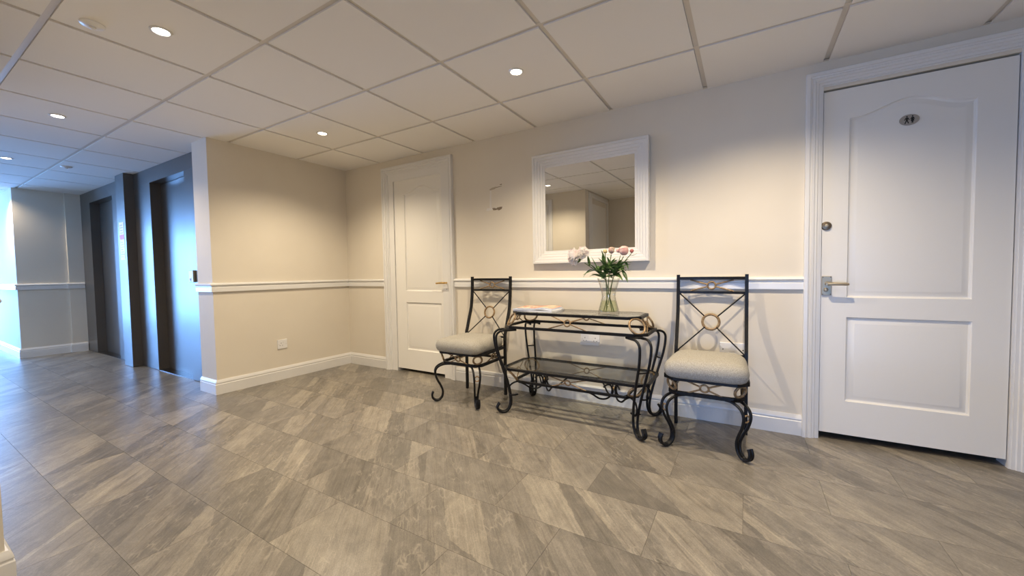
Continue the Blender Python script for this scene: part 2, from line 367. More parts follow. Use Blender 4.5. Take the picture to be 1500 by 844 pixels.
# ------------------------------------------------------------------ suspended ceiling
GX, GY = 0.5535, -0.5323
ce = MB().box((-7.1, -5.4, H+0.03), (6.0, 0.45, H+0.10)).build('ceiling', 'dark_gap'); struct(ce, 'suspended ceiling of white square tiles in a recessed grid', 'ceiling')
gw = 0.024; rec = 0.009
xs = [GX+0.6*i for i in range(-13, 9)]; ys = [GY-0.6*i for i in range(-1, 8)]
gridme = {}
for x in xs:
    MB().box((x-gw/2, -5.2, H+rec), (x+gw/2, 0.0, H+rec+0.012)).build('grid_bar', 'grid_metal', ce)
for y in ys:
    MB().box((-7.0, y-gw/2, H+rec-0.0012), (5.8, y+gw/2, H+rec+0.0118)).build('grid_bar', 'grid_metal', ce)
ct_me = None
ts = 0.6-gw-0.002
for i in range(len(xs)-1):
    for j in range(len(ys)-1):
        x0, y1 = xs[i], ys[j]
        if not in_room(x0+0.02, x0+0.58, y1-0.58, y1-0.02): continue
        if ct_me is None:
            o = MB().box((-ts/2, -ts/2, 0), (ts/2, ts/2, 0.022)).build('ceiling_tile', 'ceiling_tile', ce); ct_me = o.data
        else:
            o = bpy.data.objects.new('ceiling_tile', ct_me); COL.objects.link(o); o.parent = ce
        o.location = (x0+0.3, y1-0.3, H)
# edge angle along the walls
def edge(path):
    MB().sweep([(x, y, H+0.002) for x, y in path], [(0, 0), (0.018, 0), (0.018, 0.003), (0, 0.003)], (0, 0, 1), side=-1).build('edge_angle', 'grid_metal', ce)
edge([(-0.27, -1.292), (0, -1.292), (0, 0), (5.8, 0)])
edge([(-6.9, -1.77), (-4.0, -1.77), (-4.0, -1.335)])

# ------------------------------------------------------------------ skirting, dado, architraves
SK = [(0, 0), (0.018, 0), (0.018, 0.082), (0.0145, 0.086), (0.0145, 0.091), (0.0165, 0.095), (0.0150, 0.104), (0.009, 0.113), (0.006, 0.120), (0, 0.120)]
DR = [(0, 0.857), (0.017, 0.857), (0.017, 0.893), (0.0125, 0.898), (0.0125, 0.904), (0.021, 0.908), (0.025, 0.916), (0.021, 0.926), (0.012, 0.931), (0, 0.931)]
AAo, ABo = (0.596, 1.505, 2.046), (4.066, 4.951, 2.060)
def run(name, path, prof, label, cat):
    o = MB().sweep([(x, y, 0) for x, y in path], prof, (0, 0, 1), side=-1).build(name, 'white_gloss', smooth=35)
    return struct(o, label, cat)
run('baseboard_left', [(-0.27, -1.292), (0, -1.292), (0, 0), (AAo[0], 0)], SK, 'white skirting round the wall stub to the left door', 'skirting')
run('baseboard_back', [(AAo[1], 0), (ABo[0], 0)], SK, 'white skirting behind the chairs and console table', 'skirting')
run('baseboard_right', [(ABo[1], 0), (5.8, 0), (5.8, YR)], SK, 'white skirting right of the toilet door', 'skirting')
run('baseboard_far', [(-6.9, -1.77), (-4.0, -1.77), (-4.0, -1.335), (-3.975, -1.335), (-3.975, -1.195)], SK, 'white skirting round the far wall corner beyond the lifts', 'skirting')
run('baseboard_rear', [(1.76, YR), (1.76, YB), (1.245, YB)], SK, 'white skirting on the corner opposite, at the lower left edge', 'skirting')
run('trim_1', [(-0.27, -1.292), (0, -1.292), (0, 0), (AAo[0], 0)], DR, 'white dado rail round the wall stub to the left door', 'dado rail')
run('trim_2', [(AAo[1], 0), (ABo[0], 0)], DR, 'white dado rail between the two doors', 'dado rail')
run('trim_3', [(-6.9, -1.77), (-4.0, -1.77), (-4.0, -1.335), (-3.975, -1.335), (-3.975, -1.195)], DR, 'white dado rail on the far wall beyond the lifts', 'dado rail')
run('trim_4', [(1.76, YR), (1.76, YB), (1.245, YB)], DR, 'white dado rail on the wall seen in the mirror', 'dado rail')
# architrave profile: a = distance inwards from the outer edge, b = height off the wall
AP = [(0, 0), (0, 0.029), (0.003, 0.032), (0.019, 0.032), (0.022, 0.025), (0.028, 0.023), (0.032, 0.027), (0.043, 0.025), (0.046, 0.018), (0.057, 0.0175), (0.060, 0.011), (0.072, 0.010), (0.072, 0)]
def architrave(name, A, label, x_sign=1, y=0.0):
    x0, x1, z = A
    o = MB().sweep([(x0, y, 0), (x0, y, z), (x1, y, z), (x1, y, 0)], AP, (0, -1, 0), side=-1).build(name, 'white_gloss', smooth=25)
    return struct(o, label, 'door frame')
architrave('trim_5', AAo, 'white moulded architrave round the left door')
architrave('trim_6', ABo, 'white moulded architrave round the toilet door')
def lining(name, D, A, label):
    o = MB().sweep([(A[0]+0.070, 0.0, 0), (A[0]+0.070, 0.0, A[2]-0.070), (A[1]-0.070, 0.0, A[2]-0.070), (A[1]-0.070, 0.0, 0)],
                   [(0, -0.10), (0, 0.004), (D[0]-A[0]-0.070-0.003, 0.004), (D[0]-A[0]-0.070-0.003, -0.10)], (0, -1, 0), side=-1).build(name, 'white_gloss')
    return struct(o, label, 'door frame')
lining('trim_7', DA, AAo, 'white lining inside the left door frame')
lining('trim_8', DB, ABo, 'white lining inside the toilet door frame')

# ------------------------------------------------------------------ moulded doors
def arch_outline(x0, x1, z0, zs, rise, n=22):
    pts = [(x0, z0), (x1, z0)]
    w = x1-x0
    for i in range(n+1):
        t = i/n; c = 0.5-0.5*math.cos(2*PI*t)
        pts.append((x1-w*t, zs+rise*c**1.15))
    return pts
def inset_panel(pl, o):
    if len(pl) == 4: (a, b), (c, d) = pl[0], pl[2]; return [(a+o, b+o), (c-o, b+o), (c-o, d-o), (a+o, d-o)]
    (a, b), c, zs = pl[0], pl[1][0], pl[2][1]; return arch_outline(a+o, c-o, b+o, zs-o, 0.060)
def moulded_door(name, D, panels, yf, label):
    # leaf with recessed moulded panels: rim of every panel steps down, then a raised field
    x0, x1, z0, z1 = D
    bm = bmesh.new()
    loops = [[(x0, z0), (x1, z0), (x1, z1), (x0, z1)]]+panels
    vs = []; edges = []
    for lp in loops:
        r = [bm.verts.new((a, yf, b)) for a, b in lp]; vs.append(r)
        for i in range(len(r)): edges.append(bm.edges.new((r[i], r[(i+1) % len(r)])))
    bmesh.ops.triangle_fill(bm, edges=edges, use_beauty=True, use_dissolve=False, normal=(0, -1, 0))
    # drop any faces filled inside the panels
    def inside(p, poly):
        c = False
        for i in range(len(poly)):
            (xa, za), (xb, zb) = poly[i], poly[i-1]
            if (za > p[1]) != (zb > p[1]) and p[0] < (xb-xa)*(p[1]-za)/(zb-za)+xa: c = not c
        return c
    kill = [f for f in bm.faces if any(inside((f.calc_center_median().x, f.calc_center_median().z), pl) for pl in panels)]
    bmesh.ops.delete(bm, geom=kill, context='FACES_ONLY')
    r = [bm.verts.new((v.co.x, yf+0.035, v.co.z)) for v in vs[0]]
    for i in range(4): bm.faces.new((vs[0][i], vs[0][(i+1) % 4], r[(i+1) % 4], r[i]))
    bm.faces.new(r)
    bmesh.ops.recalc_face_normals(bm, faces=bm.faces)
    me = bpy.data.meshes.new(name); bm.to_mesh(me); bm.free(); me.materials.append(MAT['door_white'])
    o = bpy.data.objects.new(name, me); COL.objects.link(o); struct(o, label, 'door')
    for pl in panels:
        prev = pl; b = MB(); i0 = 0; n = len(pl)
        rings = [(pl, 0.0)]
        for off, dep in ((0.004, 0.009), (0.010, 0.012), (0.014, 0.0115), (0.034, 0.003), (0.037, 0.0025)): rings.append((inset_panel(pl, off), dep))
        for poly, dep in rings: b.v += [(a, yf+dep, c) for a, c in poly]
        for k in range(len(rings)-1):
            for j in range(n): b.f.append((k*n+j, k*n+(j+1) % n, (k+1)*n+(j+1) % n, (k+1)*n+j))
        b.f.append(tuple((len(rings)-1)*n+j for j in range(n)))
        q = b.build('door_panel', 'door_white', o, smooth=30)
    return o
pA = [arch_outline(0.876, 1.334, 0.812, 1.765, 0.060), [(0.876, 0.226), (1.330, 0.226), (1.330, 0.700), (0.876, 0.700)]]
pB = [arch_outline(4.262, 4.738, 0.812, 1.790, 0.060), [(4.262, 0.230), (4.742, 0.230), (4.742, 0.703), (4.262, 0.703)]]
door_a = moulded_door('door_1', DA, pA, 0.006, 'white two-panel moulded door with brass handle, left of the mirror')
door_b = moulded_door('door_2', DB, pB, 0.006, 'white two-panel moulded door with toilet sign at the right')
for D, A in ((DA, AAo), (DB, ABo)):
    pass
# lever handle of the left door (brass, long narrow plate)
hp = MB().box((1.397, -0.001, 0.785), (1.419, 0.006, 0.937)).build('handle_plate', 'brass', door_a, bevel=0.002)
MB().tube([(1.408, -0.001, 0.893), (1.408, -0.045, 0.893)], 0.008, 10).tube(catmull([(1.410, -0.045, 0.893), (1.37, -0.047, 0.893), (1.312, -0.044, 0.889)]), [0.009]*8+[0.008]*4+[0.007], 10).build('lever', 'brass', hp, smooth=40)
MB().lathe([(0.004, 0), (0.004, 0.004)], n=10).build('keyhole', 'slot_black', hp).matrix_local = Matrix.Translation((1.408, -0.001, 0.835)) @ Matrix.Rotation(PI/2, 4, 'X')
# lever handle of the toilet door (satin nickel), lock cylinder and sign
hp = MB().box((4.151, -0.003, 0.824), (4.195, 0.006, 0.932)).build('handle_plate', 'satin_nickel', door_b, bevel=0.002)
MB().tube([(4.172, -0.003, 0.889), (4.172, -0.050, 0.889)], 0.009, 12).tube([(4.170, -0.052, 0.889), (4.20, -0.053, 0.889), (4.255, -0.053, 0.888), (4.262, -0.053, 0.888)], [0.009, 0.0085, 0.008, 0.006], 12).build('lever', 'satin_nickel', hp, smooth=40)
k = MB().lathe([(0.011, 0), (0.011, 0.004), (0.009, 0.009), (0.003, 0.011)], n=16).build('thumb_turn', 'satin_nickel', hp, smooth=40); k.matrix_local = Matrix.Translation((4.170, -0.003, 0.855)) @ Matrix.Rotation(PI/2, 4, 'X')
for dx, dz in ((4.156, 0.926), (4.190, 0.926), (4.156, 0.830), (4.190, 0.830)):
    s_ = MB().lathe([(0.003, 0), (0.003, 0.0015)], n=8).build('screw', 'bronze_lock', hp); s_.matrix_local = Matrix.Translation((dx, -0.003, dz)) @ Matrix.Rotation(PI/2, 4, 'X')
lk = MB().lathe([(0.024, 0), (0.024, 0.004), (0.021, 0.010), (0.012, 0.012)], n=24).build('lock_rose', 'bronze_lock', door_b, smooth=40); lk.matrix_local = Matrix.Translation((4.168, 0.006, 1.214)) @ Matrix.Rotation(PI/2, 4, 'X')
MB().lathe([(0.009, 0), (0.009, 0.017), (0.006, 0.018)], n=16).box((-0.001, -0.005, 0.018), (0.001, 0.005, 0.0185)).build('lock_cylinder', 'satin_nickel', lk, smooth=40)
sx, sz = 4.498, 1.733
sg = MB().prism([(sx+0.0385*math.cos(2*PI*i/36), sz+0.0275*math.sin(2*PI*i/36)) for i in range(36)], 'y', 0.0035, 0.006).build('toilet_sign', 'sign_steel', door_b); sg['label'] = 'oval steel plate with black man and woman figures'
# the field of the upper panel is 2.5 mm below the door face, the plate sits on it
sg.location = (0, 0.0015, 0)
yk = 0.0034
def disc(cx, cz, r, n=12): return [(cx+r*math.cos(2*PI*i/n), cz+r*math.sin(2*PI*i/n)) for i in range(n)]
ink = MB()
mx, wx = sx-0.0095, sx+0.0115
S = 1.0
ink.prism(disc(mx, sz+0.0165, 0.0033), 'y', yk-0.0004, yk+0.0002)
ink.prism([(mx-0.0045, sz+0.0120), (mx+0.0045, sz+0.0120), (mx+0.0105, sz+0.0005), (mx+0.0080, sz-0.0012), (mx+0.0040, sz+0.0050), (mx+0.0036, sz-0.0030), (mx+0.0085, sz-0.0175), (mx+0.0048, sz-0.0185),
           (mx, sz-0.0060), (mx-0.0055, sz-0.0195), (mx-0.0092, sz-0.0185), (mx-0.0040, sz-0.0020), (mx-0.0040, sz+0.0050), (mx-0.0085, sz-0.0015), (mx-0.0108, sz+0.0003)], 'y', yk-0.0004, yk+0.0002)
ink.prism(disc(wx, sz+0.0165, 0.0033), 'y', yk-0.0004, yk+0.0002)
ink.prism([(wx-0.0040, sz+0.0120), (wx+0.0040, sz+0.0120), (wx+0.0090, sz+0.0020), (wx+0.0068, sz+0.0005), (wx+0.0034, sz+0.0062), (wx+0.0074, sz-0.0075), (wx+0.0034, sz-0.0075), (wx+0.0030, sz-0.0175),
           (wx+0.0005, sz-0.0175), (wx, sz-0.0080), (wx-0.0005, sz-0.0175), (wx-0.0030, sz-0.0175), (wx-0.0034, sz-0.0075), (wx-0.0074, sz-0.0075), (wx-0.0034, sz+0.0062), (wx-0.0068, sz+0.0005), (wx-0.0090, sz+0.0020)], 'y', yk-0.0004, yk+0.0002)
ink.build('pictogram', 'sign_ink', sg)
for dx in (-0.032, 0.032): MB().prism(disc(sx+dx, sz, 0.0022), 'y', yk-0.0006, yk+0.0002).build('screw', 'satin_nickel', sg)
# plain door seen in the mirror
d3 = struct(MB().box((1.76, -3.46, 0.01), (1.772, -2.86, 1.95)).build('door_3', 'door_white'), 'white door in the side wall seen in the mirror', 'door')
struct(MB().sweep([(1.76, -2.80, 0), (1.76, -2.80, 2.03), (1.76, -3.52, 2.03), (1.76, -3.52, 0)], AP, (1, 0, 0), side=-1).build('trim_9', 'white_gloss'), 'white architrave of the door seen in the mirror', 'door frame')
d4 = struct(MB().box((0.43, YB, 0.01), (1.17, YB+0.012, 1.95)).build('door_4', 'door_white'), 'white door in the wall opposite, cut by the mirror edge', 'door')
struct(MB().sweep([(0.36, YB, 0), (0.36, YB, 2.03), (1.245, YB, 2.03), (1.245, YB, 0)], AP, (0, 1, 0), side=1).build('trim_10', 'white_gloss'), 'white architrave at the mirror edge', 'door frame')

# ------------------------------------------------------------------ lifts
yP = -1.190; yD = -1.100
lift = empty('lift_surround', (0, 0, 0)); tag(lift, 'brushed steel surround of the two lifts with central pilaster', 'lift surround')
OP = [(-3.585, -2.72), (-1.555, -0.73)]
for (a, b) in ((-3.974, OP[0][0]), (OP[0][1], -2.245), (-1.995, OP[1][0]), (OP[1][1], -0.272)):
    MB().box((a, yP, 0.004), (b, -1.086, 1.972)).build('jamb_panel', 'brushed_steel', lift)
for (a, b) in ((-3.974, -2.245), (-1.995, -0.272)):
    MB().box((a, yP-0.001, 1.972), (b, -1.086, H-0.003)).build('header_panel', 'brushed_steel', lift)
MB().box((-2.245, -1.275, 0.004), (-1.995, -1.086, H-0.003)).build('pilaster', 'brushed_steel', lift)
for i, (a, b) in enumerate(OP):
    d = empty('lift_door', ((a+b)/2, yD, 0)); tag(d, 'steel sliding lift door %s' % ('left of the steel pilaster' if i == 0 else 'right of the pilaster, beside the wall stub'), 'lift door', 'lift doors')
    w_ = b-a
    MB().box((-w_/2+0.003, 0.0, 0.006), (0.06, 0.010, 1.968)).build('door_leaf', 'brushed_steel', d)
    MB().box((0.062, -0.010, 0.006), (w_/2-0.003, 0.010, 1.968)).build('door_leaf', 'brushed_steel', d)
    MB().box((-w_/2+0.003, -0.085, 0.0005), (w_/2-0.003, 0.012, 0.005)).build('threshold', 'dark_steel', d)
nt = empty('notice', (-2.118, -1.2755, 1.39)); tag(nt, 'tall narrow paper notice with red band on the lift pilaster', 'notice')
MB().box((-0.070, -0.001, -0.208), (0.070, 0, 0.208)).build('sheet', 'paper_white', nt)
MB().box((-0.066, -0.0016, 0.075), (0.066, -0.001, 0.200)).build('yellow_field', 'paper_yellow', nt)
MB().box((-0.066, -0.0016, 0.020), (0.066, -0.001, 0.070)).build('red_band', 'paper_red', nt)
for i in range(4): MB().box((-0.05, -0.0022, 0.178-0.028*i), (0.03+0.015*(i % 2), -0.0016, 0.170-0.028*i)).build('text_line', 'bronze_lock', nt)
for i in range(7): MB().box((-0.05, -0.0016, -0.01-0.026*i), (0.02+0.02*(i % 3), -0.001, -0.017-0.026*i)).build('text_line', 'bronze_lock', nt)
cr = empty('card_reader', (-0.628, yP-0.0015, 0.99)); tag(cr, 'small steel lift call plate beside the wall stub', 'call plate')
MB().box((-0.045, -0.018, -0.055), (0.045, 0, 0.055)).build('plate', 'satin_nickel', cr, bevel=0.003)
MB().box((-0.030, -0.020, -0.048), (0.010, -0.0175, -0.010)).build('button', 'white_plastic', cr, bevel=0.001)
MB().box((-0.014, -0.0215, -0.040), (0.000, -0.0195, -0.018)).build('symbol', 'slot_black', cr)

# ------------------------------------------------------------------ downlights and detectors
def downlight(x, y, label, e=1.0, cool=False):
    r = empty('recessed_downlight', (x, y, H)); tag(r, label, 'downlight', 'ceiling downlights')
    MB().lathe([(0.030, -0.001), (0.033, -0.005), (0.041, -0.004), (0.043, 0.0), (0.030, 0.0)], n=28, cap0=False, cap1=False).build('trim_ring', 'white_gloss', r, smooth=40)
    MB().lathe([(0.0, -0.0045), (0.022, -0.004), (0.030, -0.001)], n=24, cap0=False, cap1=False).build('lamp', 'lamp_glow_cool' if cool else 'lamp_glow', r, smooth=60)
    d = bpy.data.lights.new('downlight_beam', 'SPOT'); d.energy = SPOT_E*e; d.color = SPOT_C
    d.spot_size = math.radians(142); d.spot_blend = 0.85; d.shadow_soft_size = 0.013
    o = bpy.data.objects.new('downlight_beam', d); COL.objects.link(o); o.parent = r; o.location = (0, 0, -0.03)
TX = lambda k: GX+0.3+0.6*k
downlight(TX(0), -0.832, 'recessed downlight nearest the wall corner, above the left door', 1.5)
downlight(TX(3), -0.832, 'recessed downlight above the mirror and table', 1.7)
downlight(TX(5)+0.0, -0.832, 'recessed downlight at the top edge, above the right chair', 1.7)
downlight(TX(1), -2.032, 'large recessed downlight near the round ceiling detector, upper left')
downlight(TX(-2), -2.032, 'recessed downlight in the ceiling left of the lifts, middle of the row', 1.0, True)
downlight(TX(-5), -2.032, 'farthest recessed downlight at the left edge, before the lifts', 1.0, True)
downlight(TX(-8), -2.032, 'recessed downlight in the entrance lobby, out of view', 1.0, True)
downlight(TX(4), -2.032, 'recessed downlight over the camera', 0.45)
downlight(TX(7), -2.032, 'recessed downlight near the right-hand wall', 0.6)
downlight(TX(4), -3.232, 'recessed downlight in the recess behind the camera', 0.8)
def detector(x, y, label, R):
    r = empty('ceiling_detector', (x, y, H)); tag(r, label, 'detector', 'ceiling detectors')
    MB().lathe([(R, 0.0), (R, -0.004), (R*0.9, -0.008), (R*0.5, -0.012), (0.001, -0.013)], n=28, cap0=False).build('cover', 'white_plastic', r, smooth=40)
    MB().lathe([(R*0.30, -0.010), (R*0.28, -0.020), (R*0.1, -0.023), (0.001, -0.0235)], n=16, cap0=False).build('sensor', 'white_plastic', r, smooth=40)
detector(1.262, -2.212, 'flat round white ceiling detector near the big downlight', 0.042)
detector(-2.131, -1.658, 'small round ceiling sprinkler in front of the lifts', 0.042)

# ------------------------------------------------------------------ mirror
mr = empty('wall_mirror', (2.775, -0.004, 1.044)); tag(mr, 'rectangular mirror in a stepped white frame above the table', 'mirror')
x0, x1, z0, z1 = 2.331-2.775, 3.217-2.775, 0.0, 0.841
FP = [(0, 0), (0, 0.040), (0.003, 0.043), (0.017, 0.043), (0.020, 0.034), (0.040, 0.034), (0.043, 0.026), (0.060, 0.026), (0.063, 0.018), (0.080, 0.018), (0.083, 0.011), (0.099, 0.010), (0.099, 0)]
cs = [(x0, z0), (x0, z1), (x1, z1), (x1, z0)]
for i in range(4):
    a, b = cs[i], cs[(i+1) % 4]
    pm, pn = cs[i-1], cs[(i+2) % 4]
    full = MB().sweep([(pm[0], 0, pm[1]), (a[0], 0, a[1]), (b[0], 0, b[1]), (pn[0], 0, pn[1])], FP, (0, -1, 0), side=-1)
    K = len(FP); piece = MB(); piece.v = full.v[K:3*K]
    piece.f = [(j, (j+1) % K, K+(j+1) % K, K+j) for j in range(K)]+[tuple(range(K)), tuple(K+j for j in range(K))]
    piece.build('frame_rail', 'white_gloss', mr, smooth=20)
MB().box((x0+0.09, -0.008, z0+0.09), (x1-0.09, -0.002, z1-0.09)).build('mirror_glass', 'mirror_silver', mr)
mr.rotation_euler = (math.radians(0.28), 0, math.radians(-0.5))

# ------------------------------------------------------------------ paint scar
sc_ = MB().prism([(1.925, 1.528), (1.940, 1.530), (1.958, 1.527), (1.962, 1.520), (1.975, 1.529), (2.000, 1.532), (2.025, 1.532), (2.018, 1.513), (1.999, 1.507), (1.988, 1.503), (1.985, 1.508), (1.968, 1.512), (1.958, 1.509), (1.935, 1.510)], 'y', -0.0012, 0.0)
o = sc_.build('torn_paint', 'torn_plaster', wall_back); o['label'] = 'brown torn paint scar left of the mirror'
MB().prism([(1.898, 1.690), (1.925, 1.700), (1.965, 1.706), (1.972, 1.698), (1.950, 1.686), (1.905, 1.680)], 'y', -0.0009, 0).build('glue_mark', 'old_glue', wall_back)
MB().prism([(1.965, 1.700), (2.022, 1.705), (2.024, 1.702), (1.965, 1.695)], 'y', -0.0009, 0).prism([(2.003, 1.719), (2.024, 1.722), (2.022, 1.714), (2.006, 1.713)], 'y', -0.0009, 0).build('scratch', 'torn_plaster', wall_back)
MB().prism([(1.899, 1.535), (1.915, 1.535), (1.918, 1.680), (1.904, 1.680)], 'y', -0.0008, 0).build('filler_patch', 'filler_white', wall_back)
MB().prism([(1.862, 1.510), (1.925, 1.512), (1.925, 1.534), (1.870, 1.532)], 'y', -0.0008, 0).build('filler_patch', 'filler_white', wall_back)

# ------------------------------------------------------------------ sockets (built facing -Y, about their centre)
def socket(name, wdt, gangs, label, loc, rz, kind='socket'):
    r = empty(name, loc, rz); tag(r, label, 'socket')
    MB().box((-wdt/2, -0.010, -0.043), (wdt/2, 0, 0.043)).build('face_plate', 'white_plastic', r, bevel=0.003)
    for gx in gangs:
        for dx, dz, sw, sh in ((0, 0.010, 0.004, 0.008), (-0.011, -0.012, 0.007, 0.004), (0.011, -0.012, 0.007, 0.004)):
            MB().box((gx+dx-sw/2, -0.0106, dz-sh/2), (gx+dx+sw/2, -0.0098, dz+sh/2)).build('pin_slot', 'slot_black', r)
        rk = MB().box((gx+(0.022 if gx <= 0 else -0.022)-0.006, -0.013, 0.008), (gx+(0.022 if gx <= 0 else -0.022)+0.006, -0.0098, 0.028)).build('rocker_switch', 'white_plastic', r, bevel=0.001)
    for dx in (-wdt/2+0.012, wdt/2-0.012):
        MB().prism(disc(dx, -0.002, 0.0025, 8), 'y', -0.0106, -0.0098).build('screw', 'satin_nickel', r)
    return r
socket('wall_socket', 0.090, [-0.012], 'white single socket low on the left wall stub', (0.0, -0.750, 0.335), PI/2)
sd = socket('wall_socket', 0.147, [-0.040, 0.040], 'white double socket on the wall under the glass table', (2.785, 0.0, 0.472), 0)
MB().box((-0.0735, -0.028, -0.043), (0.0735, -0.010, -0.020)).build('timer_cover', 'white_plastic', sd, bevel=0.004)
sp = empty('blank_socket', (3.715, 0.0, 0.475)); tag(sp, 'white fused spur plate on the wall behind the right chair', 'socket')
MB().box((-0.073, -0.010, -0.043), (0.073, 0, 0.043)).build('face_plate', 'white_plastic', sp, bevel=0.003)
for dx in (-0.055, 0.055): MB().prism(disc(dx, 0.0, 0.004, 8), 'y', -0.0106, -0.0098).build('screw', 'slot_black', sp)
MB().box((-0.02, -0.012, -0.012), (0.02, -0.0098, 0.012)).build('fuse_carrier', 'white_plastic', sp, bevel=0.001)

# ------------------------------------------------------------------ iron chairs
def x_ornament(P, gold, c0, c1, w, hh, ringR, rod=0.0032, ringr=0.0042, bow=None):
    # gold ring with four rods; c0,c1 = end points of the panel (bottom line), hh = height; built in the plane through c0,c1 leaning to top line P
    pass
def lerp(a, b, t): return tuple(a[i]+(b[i]-a[i])*t for i in range(3))
def cross_motif(bl, br, tl, tr, reach, R, rod=0.0046, r=0.0055):
    # corners of the panel (bottom/top, left/right); rods run from the ring to the rails at +-reach of the half width
    BL, BR, TL, TR = [Vector(p) for p in (bl, br, tl, tr)]
    bc = (BL+BR)/2; tc = (TL+TR)/2; c = (bc+tc)/2
    ux = (BR-BL).normalized(); uz = (tc-bc).normalized(); nrm = ux.cross(uz)
    b = MB(); b.ring(c, nrm, R, r, 20, 8, up=uz)
    for e in (bc-ux*(BR-BL).length/2*reach, bc+ux*(BR-BL).length/2*reach, tc-ux*(TR-TL).length/2*reach, tc+ux*(TR-TL).length/2*reach):
        d = (e-c).normalized(); b.tube([c+d*R, e], rod, 6)
    return b
def post_y(z):      # profile of the rear post, local y (0 at the foot, + towards the wall)
    if z < 0.45: return 0.0
    t = (z-0.45)/0.50; return 0.100*(1-(1-t)**2.2)*min(1.0, 0.45+t*1.3)
def leg_pair(prof, spread, base, dirv, r=0.006, n=8):
    # two rods following the profile (s,z) in the vertical plane through base along dirv, spread apart sideways
    d = Vector((dirv[0], dirv[1], 0)).normalized(); pv = Vector((-d.y, d.x, 0)); b = MB()
    zs = [q[1] for q in prof]
    for sg in (-1, 1):
        pts = [Vector((base[0], base[1], 0))+d*s+Vector((0, 0, z))+pv*sg*spread[i] for i, (s, z) in enumerate(prof)]
        b.tube(catmull(pts, 6), r, n)
    return b
def make_chair():
    R = empty('dining_chair', (0, 0, 0))
    px = 0.192
    zz = [0.0, 0.2, 0.45, 0.52, 0.60, 0.68, 0.76, 0.84, 0.90, 0.948]
    for sg in (-1, 1):
        MB().bar(catmull([(sg*px, post_y(z), z) for z in zz], 4), 0.0095, up=(0, 1, 0)).build('rear_post', 'black_iron', R, smooth=50)
    def rail(z, r, bow, name):
        y = post_y(z)
        MB().bar(catmull([(-px, y, z), (-px/2, y+bow*0.75, z), (0, y+bow, z), (px/2, y+bow*0.75, z), (px, y, z)], 5), r, up=(0, 0, 1)).build(name, 'black_iron', R, smooth=50)
    rail(0.924, 0.0095, 0.022, 'top_rail'); rail(0.834, 0.0075, 0.018, 'middle_rail'); rail(0.464, 0.0065, 0.0, 'lower_rail')
    cy = 0.020
    cross_motif((-px, post_y(0.842)+cy, 0.842), (px, post_y(0.842)+cy, 0.842), (-px, post_y(0.914)+cy, 0.914), (px, post_y(0.914)+cy, 0.914), 0.64, 0.023).build('crest_ornament', 'antique_gold', R, smooth=60)
    c = Vector((0, post_y(0.651)+0.006, 0.651)); RR = 0.047
    for sx_ in (-1, 1):
        for zt in (0.830, 0.468):
            e = Vector((sx_*(px-0.006), post_y(zt), zt)); d = (e-c).normalized()
            MB().tube([c+d*RR, e], 0.0042, 8).build('brace_rod', 'black_iron', R, smooth=60)
    MB().ring(c, (0, -1, 0.2), RR, 0.0075, 32, 8).build('back_ring', 'antique_gold', R, smooth=60)
    # seat frame: upper outline flares over the lower one, front corners cut at 45 degrees
    def outline(hw, yf, yr, ch, z): return [(-hw+0.01, yr, z), (-hw, yf+ch, z), (-hw+ch, yf, z), (hw-ch, yf, z), (hw, yf+ch, z), (hw-0.01, yr, z)]
    up = outline(0.198, -0.372, 0.0, 0.045, 0.386); lo = outline(0.178, -0.350, 0.0, 0.042, 0.300)
    MB().bar(up, 0.0112, closed=True, up=(0, 0, 1)).build('seat_rail', 'black_iron', R, smooth=40)
    MB().bar(lo, 0.0098, closed=True, up=(0, 0, 1)).build('seat_rail', 'black_iron', R, smooth=40)
    for (i, j, rch) in ((2, 3, 0.72), (0, 1, 0.72), (4, 5, 0.72)):
        cross_motif(lo[i], lo[j], up[i], up[j], rch, 0.021).build('apron_ornament', 'antique_gold', R, smooth=60)
    for (i, j) in ((1, 2), (3, 4)):
        a = (Vector(lo[i])+Vector(lo[j]))/2; b_ = (Vector(up[i])+Vector(up[j]))/2; cc = (a+b_)/2
        ux = (Vector(up[j])-Vector(up[i])).normalized(); uz = (b_-a).normalized()
        MB().ring(cc, ux.cross(uz), 0.032, 0.0072, 28, 8, up=uz).build('corner_ring', 'antique_gold', R, smooth=60)
    # S-shaped front legs of two rods, set diagonally
    prof = [(0.000, 0.288), (0.050, 0.288), (0.095, 0.268), (0.113, 0.230), (0.100, 0.175), (0.074, 0.125), (0.058, 0.082), (0.062, 0.040), (0.085, 0.014), (0.112, 0.012), (0.134, 0.030), (0.138, 0.055), (0.130, 0.078)]
    spr = [0.028, 0.026, 0.024, 0.022, 0.018, 0.014, 0.011, 0.0095, 0.009, 0.009, 0.009, 0.009, 0.009]
    for sg in (-1, 1):
        base = (sg*0.118, -0.312); dv = (sg*0.7071, -0.7071)
        b = leg_pair(prof, spr, base, dv, 0.0076)
        d = Vector((dv[0], dv[1], 0)); pv = Vector((-d.y, d.x, 0))
        # plate under the corner and the filler bar between the rods at the foot
        b.tube([Vector((base[0], base[1], 0.2955))+d*(-0.005), Vector((base[0], base[1], 0.2955))+d*0.062], 0.030, 4, flat=0.15, rot=0, up=(0, 0, 1))
        fp = [Vector((base[0], base[1], 0))+d*s+Vector((0, 0, z)) for s, z in prof[6:]]
        b.tube(catmull(fp, 5), 0.0055, 6)
        lg = b.build('front_leg', 'black_iron', R, smooth=60)
        rc = Vector((base[0], base[1], 0))+d*0.108+Vector((0, 0, 0.222))
        MB().ring(rc, d, 0.0175, 0.0042, 20, 6).build('leg_ring', 'antique_gold', lg, smooth=60)
    # cushion
    b = MB(); n = 40; L = []
